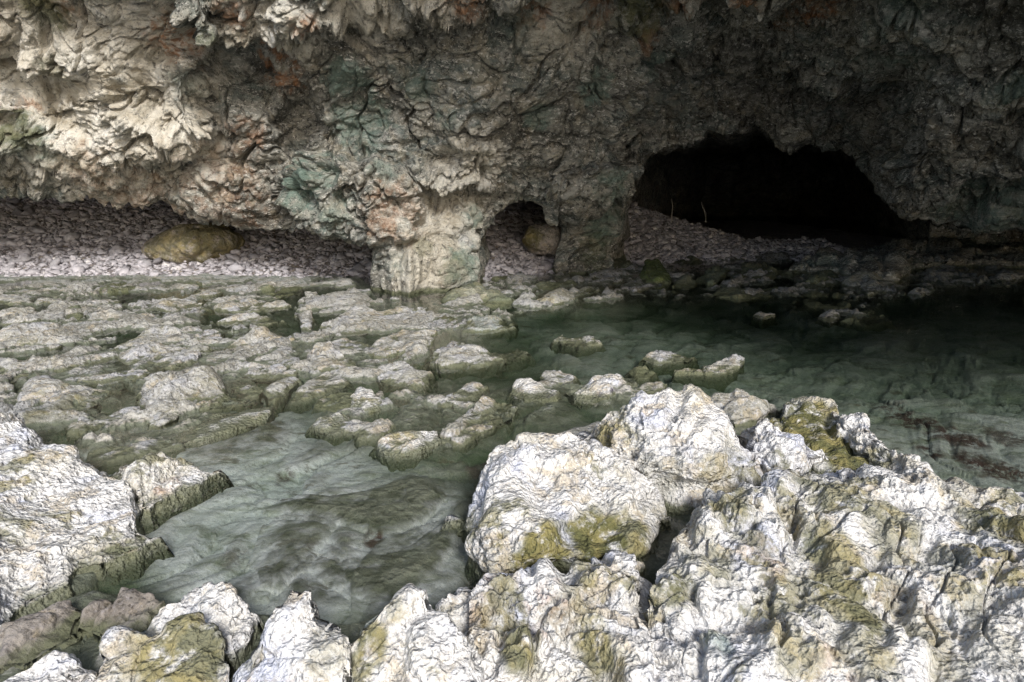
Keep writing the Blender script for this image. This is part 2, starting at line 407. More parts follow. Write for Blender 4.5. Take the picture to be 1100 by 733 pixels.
def cave_wall():
    xs = np.concatenate([np.linspace(-2600, -320, 60), np.linspace(-310, -45, 60), np.arange(-40, 1140, 1.25), np.linspace(1145, 1400, 60), np.linspace(1410, 4600, 80)])
    lip = np.interp(xs, LIP[:, 0], LIP[:, 1]) + 4 * perlin(np.stack([xs / 23, xs * 0, xs * 0], -1), 5) + 2.5 * perlin(np.stack([xs / 9, xs * 0, xs * 0], -1), 6)
    lip = lip + sstep(690, 720, xs) * (1 - sstep(940, 970, xs)) * 14 * perlin(np.stack([xs / 42, xs * 0 + 9, xs * 0], -1), 8)
    lip0 = lip.copy()
    wav = 2.5 * perlin(np.stack([xs * 0, xs * 0 + 3, xs / 14], -1), 7)
    pw = np.maximum(sstep(402.5, 406.5, xs) * (1 - sstep(513.5, 518.5, xs)), sstep(602.5, 606.5, xs) * (1 - sstep(665.5, 669.5, xs)))
    foot = np.where(xs < 560, 318, 292) + wav
    sm = lambda v: np.convolve(np.pad(np.interp(np.linspace(-2600, 4600, 721), XR, v), 8, 'edge'), np.ones(17) / 17, 'valid')
    gx = np.linspace(-2600, 4600, 721)
    rl, r0, re, ye = (np.interp(xs, gx, sm(v)) for v in (RLIP, R0, REDGE, YEDGE))
    tin = np.linspace(0, 1, 250)                # lip -> y = -30
    y1 = lip[None] + (-30 - lip[None]) * tin[:, None]
    tup = np.linspace(0, 1, 70)[1:]
    y2 = -30 + (ye[None] + 30) * tup[:, None]
    Y = np.concatenate([y1, y2]); X = np.broadcast_to(xs, Y.shape)
    q = (lip0[None] - Y) / np.maximum(lip0[None] + 30, 60)
    r = np.where(q <= 1, rl + (r0 - rl) * np.clip(q, 0, 1) ** .85, r0 + (re - r0) * np.clip((-30 - Y) / (-30 - ye[None]), 0, 1))
    # large forms: (outline, forward step, softness in view units)
    def form(poly, dr, e):
        nonlocal r
        wob = 7 * perlin(np.stack([X / 18, Y / 18, X * 0], -1), 31) + 3 * perlin(np.stack([X / 6, Y / 6, X * 0], -1), 32)
        r = r - dr * sstep(-e, e, sdf_poly(X, Y, poly) + wob)
    # the two pillars: half round in plan below the roof
    PIL = ((460, 58, 205, 275, .6, .3), (636, 34, 200, 262, .4, -1.3))
    for xc, hw, y0, y1, dep, back in PIL:
        cyl = np.sqrt(np.clip(1 - ((X - xc) / hw) ** 2, 0, 1))
        r = r - sstep(y0, y1, Y) * np.where(np.abs(X - xc) < hw, dep * cyl + back, 0)
    form([(-400, 150), (0, 180), (60, 188), (95, 197), (140, 190), (170, 176), (215, 150), (222, 140), (212, 110), (232, 75), (222, 52), (262, 62), (330, 56), (345, 35), (410, 20), (470, 22), (560, 24), (600, -5), (680, 8), (720, -60), (-400, -300)], .78, 17)
    form([(-400, 70), (0, 110), (70, 105), (150, 80), (215, 55), (170, 5), (120, -60), (-400, -200)], -.35, 8)
    form([(160, -30), (180, 5), (215, 45), (235, 40), (220, 10), (215, -30)], .4, 5)
    form([(300, 215), (310, 190), (345, 174), (400, 172), (440, 190), (450, 225), (440, 262), (350, 258), (320, 250)], .7, 9)
    form([(440, 165), (520, 150), (560, 170), (560, 205), (500, 210), (450, 200)], .35, 9)
    form([(590, 190), (640, 178), (695, 176), (692, 200), (670, 222), (600, 225)], .5, 7)
    form([(290, 130), (330, 100), (335, 140), (310, 165)], -.6, 9)
    form([(690, 60), (760, 40), (860, 70), (960, 110), (960, 150), (930, 190), (840, 140), (740, 135), (700, 155)], -1.9, 44)
    form([(930, 120), (1000, 90), (1200, 60), (1300, 270), (960, 262), (945, 225)], .5, 25)
    P = at_dist(X, Y, r)
    # below the lip the two pillars go on down to the water; elsewhere the roof turns back over the beach
    rlip = r[0] * 1.0
    rp = rlip.copy()
    base = P[0].copy(); dirh = base * np.array([1, 1, 0]); dirh = dirh / np.linalg.norm(dirh, axis=1)[:, None]
    NE = 70
    ext = []
    for t_ in np.linspace(0, 1, NE + 1)[1:]:
        yy = lip + (np.maximum(foot, lip + 2) - lip) * t_
        rr = rp.copy()
        for xc, hw, y0, y1, dep, back in PIL:
            cyl = np.sqrt(np.clip(1 - ((xs - xc) / hw) ** 2, 0, 1))
            add = np.where(np.abs(xs - xc) < hw, dep * cyl + back, 0)
            rr = rr + add * (sstep(y0, y1, lip) - sstep(y0, y1, yy)) - .12 * np.where(np.abs(xs - xc) < hw, 1, 0) * t_ ** 2
        down = at_dist(xs, yy, rr)
        s_ = .22 * t_
        bk = base + dirh * (2.2 * t_ ** 1.5)[..., None] if np.ndim(t_) else base + dirh * (2.2 * t_ ** 1.5)
        bk = bk + np.array([0, 0, .22 * math.sin(min(t_ * 3, 1.57)) + .12 * t_])
        ext.append(bk + (down - bk) * pw[:, None])
    # outer face of the cliff above the roof's edge; unseen, it blocks sky light
    top = P[-1]
    up = [top + np.array([0, .02, .05]) + (top - np.array([0, 0, CAMZ])) * np.array([-.02, -.02, 0]) * s + np.array([0, 0, 6.0 * s]) for s in np.linspace(0, 1, 14)[1:]]
    # underside behind the lip, back wall down to the floor
    L = np.interp(xs, [-2600, 640, 700, 760, 900, 960, 1000, 4600], [7, 7, 14, 26, 26, 16, 4, 4])
    base = ext[-1]
    under = []
    for s in np.linspace(0, 1, 70)[1:]:
        z = .4 * s
        if s > .8: z = z - (s - .8) / .2 * 5.0
        p = base + dirh * (L * (s ** 1.3))[:, None]; p = p + np.array([0, 0, z])
        under.append(p)
    P = np.concatenate([np.stack(under[::-1]), np.stack(ext[::-1]), P, np.stack(up)])
    N = normals(P)
    toc = np.array([0, 0, CAMZ]) - P
    sgn = np.sign((N * toc).sum(-1, keepdims=True)); sgn[sgn == 0] = 1
    nf = len(under) + NE
    sg = np.where(np.arange(len(P))[:, None, None] >= nf, sgn, np.array(1.0) * np.sign(np.median(sgn[nf:nf + 200])))
    N = N * sg
    for _ in range(2): N = blur(N, 19)
    N = N / (np.linalg.norm(N, axis=-1, keepdims=True) + 1e-6)
    R = frame((.80, -.15, .42))
    def st(p, k): return (p @ R) * np.array([1 / (1 + .45 * (k - 1)), 1, 1])
    lipd = sstep(0, 14, np.concatenate([np.zeros((nf, len(xs))) + 8 + 6 * pw[None], lip[None] - Y + 30 * pw[None], np.full((len(up), len(xs)), 99.)]))
    w = np.stack([fbm(P * .8, 3, 40), fbm(P * .8 + 50, 3, 41), fbm(P * .8 + 90, 3, 42)], -1)
    Q = P + .26 * w
    w2 = np.stack([perlin(P * 4, 43), perlin(P * 4 + 50, 44), perlin(P * 4 + 90, 45)], -1)
    el = np.maximum(np.linalg.norm(np.gradient(P, axis=0), axis=-1), np.linalg.norm(np.gradient(P, axis=1), axis=-1))
    el = blur(el[..., None], 5)[..., 0]
    k2, k3, k4 = (1 - sstep(.25 * L_, .8 * L_, el) for L_ in (.45, .2, .1))
    big = np.clip(fbm(P * .35 + 3, 3, 50) * 1.2 + .45, .15, 1)          # some stretches are craggier than others
    d = .42 * fbm(st(P, 1.5) * .5, 3, 46) + .20 * pillow(st(Q, 1.7) * .8, 1)
    d = d + k2 * (.11 + .05 * big) * pillow(st(Q + .06 * w2, 1.9) * 1.9 + 3, 2)
    d = d + k3 * (.03 + .045 * big) * pillow(st(Q + .08 * w2, 2.2) * 4.6 + 8, 3)
    d = d + k3 * .06 * big * facets(st(Q + .05 * w2, 1.8) * 5 + 8, 6, .8, .8, .5, .2)
    d = d + k4 * (.012 + .022 * big) * pillow(Q * 11 + .4 * w2, 4) + k4 * .03 * fbm(Q * 9, 4, 51, .6)
    cl = 1 - np.abs(perlin(st(Q + .1 * w2, 2.0) * 1.3 + 7, 52)) * 2
    d = d - .20 * k2 * sstep(.86, .98, cl)
    cl = 1 - np.abs(perlin(st(Q, 1.6) * 3.1 + 2, 53)) * 2
    d = d - .08 * k3 * sstep(.84, .97, cl)
    hol = fbm(P * .55 + 11, 3, 54)
    d = d - .45 * k2 * sstep(.22, .55, hol)
    pm = np.concatenate([np.zeros((nf - NE, len(xs))), np.broadcast_to(pw, (NE, len(xs))), pw[None] * sstep(195, 235, Y), np.zeros((len(up), len(xs)))])
    d = d * (.4 + .6 * lipd) * (1 - .45 * pm * (xs < 560)[None])
    P = P + N * d[..., None]
    a = dict(
        pale=np.clip(np.maximum(blobs(P, [(80, 110, 120, .95), (20, 60, 70, .8), (150, 40, 80, .8), (180, 150, 60, .95), (290, 25, 60, .75), (390, 10, 50, .75), (600, 10, 55, .6), (470, 5, 40, .5)]), .62 * blobs(P, [(505, 175, 40, 1), (470, 230, 55, 1), (460, 275, 50, 1), (500, 270, 30, 1)])), 0, 1),
        rust=blobs(P, [(190, 42, 30, 1), (250, 15, 20, .8), (330, 30, 16, .8), (300, 68, 30, 1), (570, 8, 26, .9), (640, 8, 24, .8), (790, 8, 30, .9), (700, 45, 20, .6), (500, 5, 22, .9), (720, 12, 30, .8), (875, 4, 26, 1), (840, 28, 16, .7), (60, 2, 20, .8), (30, 115, 15, .7), (100, 185, 14, .6), (265, 145, 22, .5), (240, 205, 60, .35), (420, 230, 40, .5), (140, 205, 60, .4)]),
        teal=blobs(P, [(375, 90, 30, .8), (390, 130, 35, .9), (320, 195, 34, 1), (350, 185, 26, .9), (350, 225, 30, .6), (410, 185, 20, .6), (480, 130, 16, .8), (640, 95, 22, .9), (960, 60, 30, .7), (700, 70, 22, .7), (580, 120, 20, .7), (450, 95, 20, .7), (1090, 95, 25, .8), (1060, 210, 50, .8), (660, 200, 25, .9), (650, 240, 30, .9), (508, 232, 14, .9), (500, 285, 25, .9), (425, 285, 14, .5), (30, 150, 30, .8), (200, 85, 20, .6), (560, 20, 25, .6), (960, 20, 30, .6), (1080, 225, 50, .9)]),
        moss=blobs(P, [(640, 270, 22, .5), (490, 292, 18, .5), (455, 265, 12, .4), (55, 10, 25, .8), (690, 15, 30, .8), (15, 140, 25, .8), (220, 45, 20, .6), (60, 80, 18, .5)]))
    Q4 = grid_quads(*P.shape[:2])
    ri, ci = Q4[:, 0] // P.shape[1], Q4[:, 0] % P.shape[1]
    inext = (ri >= nf - NE) & (ri < nf) & (pw[ci] > .5)
    fy = np.where((ri >= nf) & (ri < nf + len(Y)), Y[np.clip(ri - nf, 0, len(Y) - 1), ci], -999.0); fy = np.where(inext, 400.0, fy); fx = xs[ci]
    wob = 5 * np.sin(fx / 9.0) + 3 * np.sin(fx / 3.7)
    p1 = (fx > 403) & (fx < 516) & (fy > 214 + wob); p2 = (fx > 603) & (fx < 668) & (fy > 214 + wob)
    def part(name, m):
        used, inv = np.unique(Q4[m], return_inverse=True)
        return mesh_obj(name, P.reshape(-1, 3)[used], inv.reshape(-1, 4), M['wall'], {k: v.ravel()[used] for k, v in a.items()})
    thing(part('rock_pillar', p1), 'stout cream and brown rock pillar standing in the water under the cave roof', 'rock pillar')
    thing(part('rock_pillar', p2), 'dark greenish rock pillar between the pebble gap and the deep cave', 'rock pillar')
    return structure(part('cave_wall', ~(p1 | p2)))
cave_wall()

# ---------------------------------------------------------------- rocks traced by their outlines, stood at their real distance
def cols(poly, xs):
    P = np.asarray(poly, float); n = len(P)
    lo = np.full(len(xs), 1e9); hi = np.full(len(xs), -1e9)
    for k in range(n):
        (ax, ay), (bx, by) = P[k], P[(k + 1) % n]
        if abs(bx - ax) < 1e-6: continue
        t = (xs - ax) / (bx - ax); m = (t >= 0) & (t <= 1)
        y = ay + t * (by - ay)
        lo = np.where(m, np.minimum(lo, y), lo); hi = np.where(m, np.maximum(hi, y), hi)
    return lo, hi

def rock(name, label, cat, poly, mat, k=.5, z0=0.0, group=None, amp=1.0, step=1.3, rough=1.0, prof=.72, moss=None, teal=None, rust=None, pale=None, purple=None, seed=0, blocky=1.0, back=1.0, pits=0.0, hmax=9, cap=1.3, cap2=0, strat=(.55, .83, .12)):
    x = np.array([p[0] for p in poly], float)
    x0, x1 = x.min() + .3, x.max() - .3
    nc = max(14, int((x1 - x0) / step))
    xs = np.linspace(x0, x1, nc)
    top, bot = cols(poly, xs)
    ker = np.ones(3) / 3
    top = np.convolve(np.pad(top, 1, 'edge'), ker, 'valid'); bot = np.convolve(np.pad(bot, 1, 'edge'), ker, 'valid')
    H = np.maximum(bot - top, .6)
    nr = max(12, int(H.max() / (step * .8)))
    t = np.linspace(0, 1, nr)[:, None]
    front = on_z(xs, bot, z0)
    dist = front[:, 1] * CP + (CAMZ - z0) * SP
    h = np.minimum(k * H * dist / F, hmax)
    z = z0 + h * t ** prof
    P = on_z(np.broadcast_to(xs, z.shape), bot + (top - bot) * t, z)
    dirh = P[-1] * np.array([1, 1, 0]); dirh /= np.linalg.norm(dirh, axis=1)[:, None]
    depth = np.linalg.norm((P[-1] - P[0])[:, :2], axis=1)
    depth = np.convolve(np.pad(depth, 3, 'edge'), np.ones(7) / 7, 'valid')
    Lb = (.45 * depth + .7 * h + .03) * back
    drop = .22 + max(z0, 0)
    nb = max(8, min(40, int(nr * .5)))
    backr = []
    for s in np.linspace(0, 1, nb + 1)[1:]:
        p = P[-1] + dirh * (Lb * s)[:, None]
        p[:, 2] = P[-1][:, 2] - (h + drop) * (.35 * s + .65 * s ** 2)
        backr.append(p)
    fr = []
    for s in (1, .8, .6, .4, .2):
        p = P[0] - dirh * ((.08 + .5 * h) * s * (1 if z0 < .05 else .3))[:, None]; p[:, 2] = z0 - drop * s ** 1.1; fr.append(p)
    P = np.concatenate([np.stack(fr), P, np.stack(backr)])
    # close the ends
    def side(col, sg):
        out = []
        for s in (.25, .5, 1):
            p = col.copy(); p[:, 0] += sg * (.35 if z0 < .05 else .12) * s * max(.3, float(np.ptp(col[:, 2]))); p[:, 2] = col[:, 2] + (z0 - drop - col[:, 2]) * s ** 1.2; out.append(p)
        return out
    l = [c[:, None] for c in side(P[:, 0], -1)][::-1]; rr = [c[:, None] for c in side(P[:, -1], 1)]
    P = np.concatenate(l + [P] + rr, 1)
    N = normals(P)
    if np.median(N[5:5 + nr, :, 2]) < 0: N = -N
    size = math.sqrt(max(.02, float(np.ptp(xs)) * float(np.median(dist)) / F * float(np.median(depth))))
    size = min(size, cap)
    Q = P + seed * 3.71
    R = frame(strat)
    U = (Q @ R) * np.array([.5, 1, 1])
    wv = np.stack([perlin(Q * 2 / size, 61), perlin(Q * 2 / size + 31, 62), perlin(Q * 2 / size + 77, 63)], -1) * .18 * size
    d = .13 * size * fbm(U * 1.5 / size, 3, 64)
    rm = sstep(-.25, .3, fbm(Q * 1.4 / max(size, .3), 3, 69))           # worn smooth here, craggy there
    d = d + blocky * size * (.035 * pillow((U + wv) * 2.0 / size, 65, .6, .9) + .065 * (.4 + .6 * rm) * facets((U + wv) * 2.6 / size, 70, .8, 1.1, .5, .2))
    d = d + blocky * size * (.25 + .75 * rm) * (.010 * pillow((U + wv * .7) * 5.5 / size, 66, .6, .9) + .018 * facets((U + wv * .5) * 7 / size, 71, .8, 1, .6, .2))
    cl = 1 - 2 * np.abs(perlin((U + wv) * 1.7 / size + 4, 72))
    d = d - .035 * size * blocky * sstep(.93, .99, cl)
    if cap2:      # a broad slab: shallow gullies and broken steps across it
        W2 = Q + .25 * np.stack([perlin(Q * 1.5, 83), perlin(Q * 1.5 + 7, 84), perlin(Q * 1.5 + 3, 85)], -1)
        gl = 1 - 2 * np.abs(perlin(W2 * np.array([1.5, 1.1, .5]), 81))
        d = d - cap2 * .085 * sstep(.70, .97, gl) + cap2 * .05 * facets(W2 * 2.6, 82, .9, .9, .5, .2)
    d = d + .015 * rough * (.25 + .75 * rm) * fbm(Q * 8, 5, 67, .58)
    if pits:
        wq = Q + .025 * np.stack([perlin(Q * 9, 71), perlin(Q * 9 + 5, 72), perlin(Q * 9 + 9, 73)], -1)
        msk = sstep(-.15, .2, fbm(Q * 2.0, 4, 75))
        f1, f2, c = worley(wq * 15, 74)
        d = d - pits * .034 * (1 - sstep(.12, .5, f1)) * (c > .35) * (.25 + .75 * msk)
        f1, f2, c = worley(wq * 36, 76)
        d = d - pits * .017 * (1 - sstep(.12, .55, f1)) * (c > .3) * (.15 + .85 * msk)
        d = d + pits * .010 * msk * ridged(wq * 11, 3, 78)
    P = P + N * (amp * d)[..., None]
    a = {}
    for nm, sp in (('moss', moss), ('teal', teal), ('rust', rust), ('pale', pale), ('purple', purple)):
        if sp: a[nm] = blobs(P, sp) if not isinstance(sp, float) else np.full(P.shape[:2], sp)
    o = grid_obj(name, P, M[mat], a)
    return thing(o, label, cat, group)

G1 = 'low rocks of the reef breaking the shallow water'
G2 = 'rocks on the far side of the pool in front of the caves'
G3 = 'pale foreground rocks beside the near pool'
_n = [0]
def reef(label, poly, mat='reef', **kw):
    _n[0] += 1
    kw.setdefault('seed', _n[0]); kw.setdefault('group', G1); kw['k'] = kw.get('k', .5) * .66
    return rock('reef_rock', label, 'rock', poly, mat, **kw)

# -- the middle of the picture
reef('lilac grey lumpy rock, rounded top, left of the pale angular one in the pool', [(325, 395), (329, 380), (342, 368), (355, 366), (365, 376), (382, 383), (383, 393), (360, 398), (341, 398)], k=.65)
reef('smooth whitish tongue of rock dipping into the near pool below the lilac lump', [(311, 431), (335, 404), (352, 398), (374, 409), (371, 417), (341, 425), (314, 432)], k=.4, rough=.4, blocky=.4)
reef('low pale rock at the pool inlet, with a green tuft at its left end', [(280, 419), (292, 409), (311, 402), (322, 410), (308, 425), (297, 431), (286, 431)], k=.45, blocky=.5)
reef('pale angular rock standing alone in dark water, with a peaked crest', [(400, 401), (406, 393), (423, 390), (434, 386), (447, 393), (462, 401), (461, 410), (445, 417), (431, 413), (417, 413), (401, 408)], k=.55)
reef('long grey pitted rock with an ochre waterline jutting right into the dark pool', [(457, 388), (466, 378), (485, 365), (496, 365), (515, 371), (543, 375), (555, 371), (569, 379), (543, 389), (515, 393), (485, 394), (461, 391)], k=.5, pits=.6)
reef('dark brown rock tucked behind the white wedge beside the near pool', [(338, 438), (344, 425), (360, 421), (379, 419), (385, 430), (379, 442), (360, 443)], mat='green', k=.5)
reef('white wedge shaped rock pointing down into the dark green pool', [(379, 425), (387, 416), (401, 419), (416, 436), (406, 443), (390, 444), (379, 439)], mat='white', k=.6)
reef('pale rounded rock at the left end of the causeway between two pools', [(335, 458), (341, 447), (354, 442), (379, 444), (376, 455), (384, 464), (360, 466), (344, 465)], mat='white', k=.55, blocky=.5)
reef('pinkish lumpy rock in the causeway, between two whiter ones', [(360, 456), (387, 450), (417, 454), (417, 464), (406, 472), (387, 472), (365, 462)], k=.55)
reef('broad cream rock with dark pits and a steep face above the near pool', [(403, 477), (409, 466), (428, 461), (461, 464), (470, 465), (473, 477), (444, 488), (417, 490), (406, 487)], mat='white', k=.75, blocky=.5, pits=.4)
reef('knobbly grey brown ridge closing the dark pool, with a small hollow in it', [(469, 466), (488, 455), (499, 440), (512, 430), (518, 423), (537, 427), (551, 427), (560, 439), (556, 449), (532, 459), (515, 468), (499, 474), (474, 476)], k=.45, blocky=1.2)
reef('low grey slab sloping into the dark pool behind the knobbly ridge', [(469, 434), (488, 419), (507, 410), (526, 415), (524, 425), (502, 431), (485, 438)], k=.4)
reef('cream hump with a dark purple weed fringe at its foot', [(548, 423), (556, 410), (567, 407), (586, 415), (600, 421), (599, 430), (581, 431), (562, 431)], mat='white', k=.7, blocky=.4, purple=[(566, 429, 8, 1), (580, 430, 8, 1), (592, 429, 7, 1)])
reef('small grey green hummock of rock in the dark pool beside the cream hump', [(582, 405), (586, 397), (597, 394), (611, 400), (620, 405), (616, 412), (600, 413), (586, 412)], k=.65)
reef('white crested rock running down to a pale apron, dark blue mussels under it', [(605, 421), (633, 412), (641, 404), (649, 398), (665, 400), (679, 405), (686, 416), (668, 423), (649, 432), (622, 430)], mat='white', k=.6, purple=[(645, 428, 9, 1), (672, 418, 8, 1), (660, 424, 7, .9)])
reef('thin cream rock barely above the dark water with a sharp right tip', [(689, 386), (704, 380), (720, 378), (736, 380), (747, 383), (742, 388), (704, 390)], k=.45)
reef('pinkish flat rock with a yellow lichened right end in the dark pool', [(728, 401), (742, 394), (764, 391), (785, 383), (796, 386), (794, 395), (780, 401), (753, 402)], k=.5)
reef('small dark greenish rock next to the white crested one', [(676, 400), (682, 394), (693, 393), (704, 401), (698, 407), (682, 407)], mat='green', k=.6)
reef('two small pale stones joined above water before the big white boulder', [(682, 421), (690, 412), (705, 409), (716, 413), (714, 420), (695, 423)], k=.6)
reef('small cream rock with two tips alone in the middle of the dark pool', [(596, 366), (603, 357), (611, 361), (625, 359), (634, 358), (646, 370), (630, 372), (619, 372), (605, 369)], k=.55)
# -- left reef
reef('large grey white craggy rock with cliff like left face at the head of the pool', [(139, 427), (153, 415), (175, 406), (196, 410), (215, 402), (232, 408), (248, 419), (273, 432), (235, 439), (202, 442), (191, 450), (169, 460), (158, 456), (153, 440)], k=.65, pits=.5)
reef('smooth white slab sliding into the near pool under the craggy rock', [(175, 472), (196, 458), (226, 443), (273, 435), (293, 436), (289, 453), (256, 461), (218, 472), (180, 476)], mat='white', k=.35, blocky=.25, rough=.4)
reef('wet brownish slab below the smooth white slab, half under water', [(95, 487), (115, 479), (175, 473), (195, 478), (153, 488), (115, 496), (95, 494)], k=.35, blocky=.4)
reef('pale arm of rock curving round a dark gap left of the craggy rock', [(71, 457), (87, 447), (109, 450), (136, 434), (153, 436), (155, 453), (131, 456), (106, 459), (90, 466), (74, 465)], k=.5)
reef('broad low plateau of grey rock with green fringes by the left edge', [(16, 436), (35, 412), (49, 408), (76, 415), (115, 417), (138, 416), (109, 433), (85, 444), (49, 449), (25, 447)], k=.4, moss=[(80, 438, 14, .6), (60, 440, 12, .5)])
reef('weathered grey rock with ringed top in the middle of the left reef', [(120, 378), (136, 374), (169, 371), (213, 371), (229, 376), (217, 389), (215, 397), (188, 397), (169, 396), (147, 397), (131, 392)], k=.45)
reef('flat topped pale rock with olive streaks left of the lilac lump', [(240, 374), (267, 361), (283, 357), (300, 360), (325, 365), (338, 372), (310, 382), (285, 386), (255, 381)], k=.5)
reef('smooth pale rock end beside a narrow channel above the pool inlet', [(255, 404), (273, 394), (300, 391), (320, 400), (322, 405), (308, 409), (273, 409)], k=.5)
reef('small whitish knob with a green notch right of the craggy rock', [(248, 417), (262, 411), (280, 414), (284, 420), (278, 426), (262, 427)], k=.5)
reef('grey ridge of rock running to the left edge, above the broad plateau', [(-20, 408), (0, 392), (30, 381), (60, 384), (75, 390), (40, 402), (10, 412)], k=.4)
reef('narrow grey rib between the ringed rock and the craggy rock', [(80, 405), (105, 398), (140, 399), (175, 398), (150, 407), (110, 411), (85, 410)], k=.5)
reef('tilted brownish rib left of the ringed rock', [(55, 397), (75, 383), (105, 377), (125, 384), (110, 394), (75, 400)], k=.5)
reef('long white grey hump behind the ringed rock', [(117, 378), (131, 368), (153, 360), (169, 350), (191, 358), (210, 366), (202, 374), (164, 379)], k=.45)
reef('pale rough hump at the left edge below the wet ledge', [(-10, 366), (27, 349), (55, 346), (82, 357), (76, 368), (55, 377), (22, 379), (-10, 376)], k=.45)
reef('small knob of rock between the white grey hump and the flat topped rock', [(207, 362), (226, 352), (243, 357), (238, 367), (213, 369)], k=.55)
reef('thin grey rib lying behind the flat topped pale rock', [(237, 347), (262, 338), (285, 339), (305, 345), (280, 351), (255, 351)], k=.5)
reef('little upright stone beside the pillar side of the left reef', [(319, 338), (327, 333), (335, 334), (338, 344), (333, 355), (322, 353)], k=.7)
reef('long pale grey rock with a deep notch lying in front of the pillar', [(352, 351), (363, 338), (385, 328), (406, 333), (434, 328), (461, 330), (458, 341), (434, 350), (406, 356), (379, 361), (355, 361)], k=.5)
reef('low grey rock with a white spine left of the long grey pitted one', [(390, 377), (406, 366), (423, 357), (445, 353), (474, 357), (463, 369), (430, 380), (405, 384)], k=.4)
reef('flat pale green rock reaching right into the dark pool before the pillar', [(491, 351), (507, 341), (532, 338), (556, 345), (554, 352), (526, 356), (496, 356)], k=.5, teal=.5)
reef('small reddish brown stone left of the flat pale green rock', [(464, 345), (477, 339), (496, 341), (488, 347), (466, 350)], mat='green', k=.6, rust=.5)
reef('wet green sided wedge of rock just right of the pillar foot', [(472, 324), (485, 308), (505, 304), (532, 314), (558, 325), (521, 330), (488, 329)], mat='green', k=.6, pale=[(505, 312, 18, .5)])
reef('pale stone nearest the white boulder bit left of the pillar', [(324, 323), (328, 314), (341, 313), (346, 322), (335, 326)], k=.6)
reef('greenish oval rock below the wet ledge, left of the yellowish boulder', [(103, 315), (117, 304), (142, 303), (149, 311), (136, 317)], mat='green', k=.5)
reef('greenish rock straight below the yellowish boulder', [(186, 308), (196, 297), (226, 294), (234, 300), (213, 309)], mat='green', k=.45)
reef('lilac pebble like rock right below the greenish rock', [(205, 319), (210, 311), (226, 309), (240, 314), (224, 321)], k=.55)
reef('cream banded rock at the left edge under the wet ledge', [(-15, 326), (0, 316), (16, 314), (40, 319), (27, 327)], k=.45)
reef('small tan rock second from the left edge under the wet ledge', [(36, 327), (46, 319), (68, 320), (72, 325), (62, 329)], k=.5)
reef('small olive rock in the middle of the far left reef', [(70, 342), (75, 331), (90, 329), (97, 335), (85, 345)], mat='green', k=.55)
reef('flat grey rock with many fine cracks in the far left reef', [(168, 331), (191, 321), (218, 325), (226, 333), (191, 337)], k=.45)
reef('round grey boulder like rock above the white grey hump', [(135, 346), (153, 335), (166, 341), (155, 350), (139, 351)], k=.6)
for i, (lb, pl) in enumerate([
    ('low wet rock right of the small tan rock', [(90, 328), (110, 320), (135, 321), (128, 330), (100, 332)]),
    ('thin dark rib behind the lilac pebble like rock', [(235, 312), (262, 304), (300, 305), (290, 312), (255, 315)]),
    ('low grey rib between the flat cracked rock and the pillar pool', [(235, 332), (262, 322), (300, 322), (312, 329), (280, 335), (250, 336)]),
    ('wet brown rib in the channel left of the pillar foot', [(285, 318), (305, 308), (330, 306), (325, 314), (300, 320)]),
    ('rough low rib below the small olive rock', [(85, 352), (105, 344), (130, 346), (125, 355), (100, 360)]),
    ('low worn rock left of the pale hump near the plateau', [(-15, 345), (5, 335), (35, 333), (60, 338), (35, 346), (5, 350)]),
    ('small worn rock between the long notched rock and the lilac lump', [(345, 372), (362, 364), (385, 364), (395, 371), (375, 378), (355, 377)]),
    ('pale little rock directly left of the lilac lump', [(292, 392), (303, 386), (318, 384), (327, 391), (318, 397), (300, 397)])]):
    reef(lb, pl, k=.5, mat='green' if i in (1, 3) else 'reef')

# -- far side of the pool
def far(label, poly, mat='green', **kw): return reef(label, poly, mat, group=G2, **kw)
far('bright green pointed rock in front of the second pillar', [(686, 299), (693, 281), (704, 279), (715, 287), (727, 298), (720, 305), (693, 304)], k=.7, moss=.7)
far('pale brown low rock at the left foot of the green pointed rock', [(649, 307), (663, 297), (679, 295), (693, 304), (711, 306), (703, 310), (682, 315), (657, 312)], mat='reef', k=.55)
far('dark olive rock right of the green pointed rock', [(715, 310), (726, 301), (739, 296), (753, 303), (749, 314), (723, 316)], k=.6)
far('rounded green rock before the cave mouth beach', [(748, 302), (758, 288), (772, 284), (785, 289), (779, 301), (764, 307)], k=.7, teal=.5)
far('long yellowish low rock along the far edge of the dark pool', [(572, 325), (589, 314), (610, 311), (633, 306), (647, 313), (627, 320), (595, 327)], mat='reef', k=.5, moss=.25)
far('tiny pale islet alone in dark water before the deep cave', [(809, 340), (814, 336), (821, 334), (831, 339), (820, 343)], mat='reef', k=.5)
far('dark round rock in front of the second pillar foot', [(654, 290), (658, 279), (668, 274), (680, 282), (676, 293)], k=.7)
far('dark rock left of the pale brown low rock', [(627, 300), (634, 291), (646, 288), (659, 299), (644, 305)], k=.6)
far('pale green dome of rock at the end of the far reef', [(863, 307), (868, 296), (878, 288), (893, 287), (914, 300), (909, 309), (882, 310)], k=.6, teal=.4)
far('flat olive slab awash below the pale green dome', [(846, 329), (860, 314), (882, 315), (919, 316), (911, 331), (876, 334)], k=.35)
far('small pale stone left of the low oval one in the dark water', [(877, 343), (884, 335), (894, 333), (906, 342), (893, 347)], mat='reef', k=.55)
far('low oval brownish stone awash below the right wall', [(902, 345), (917, 334), (939, 332), (960, 344), (931, 348)], k=.4)
far('grey broken rock right of the pale green dome', [(907, 307), (920, 297), (940, 295), (966, 300), (966, 311), (931, 318)], mat='reef', k=.55, teal=.3)
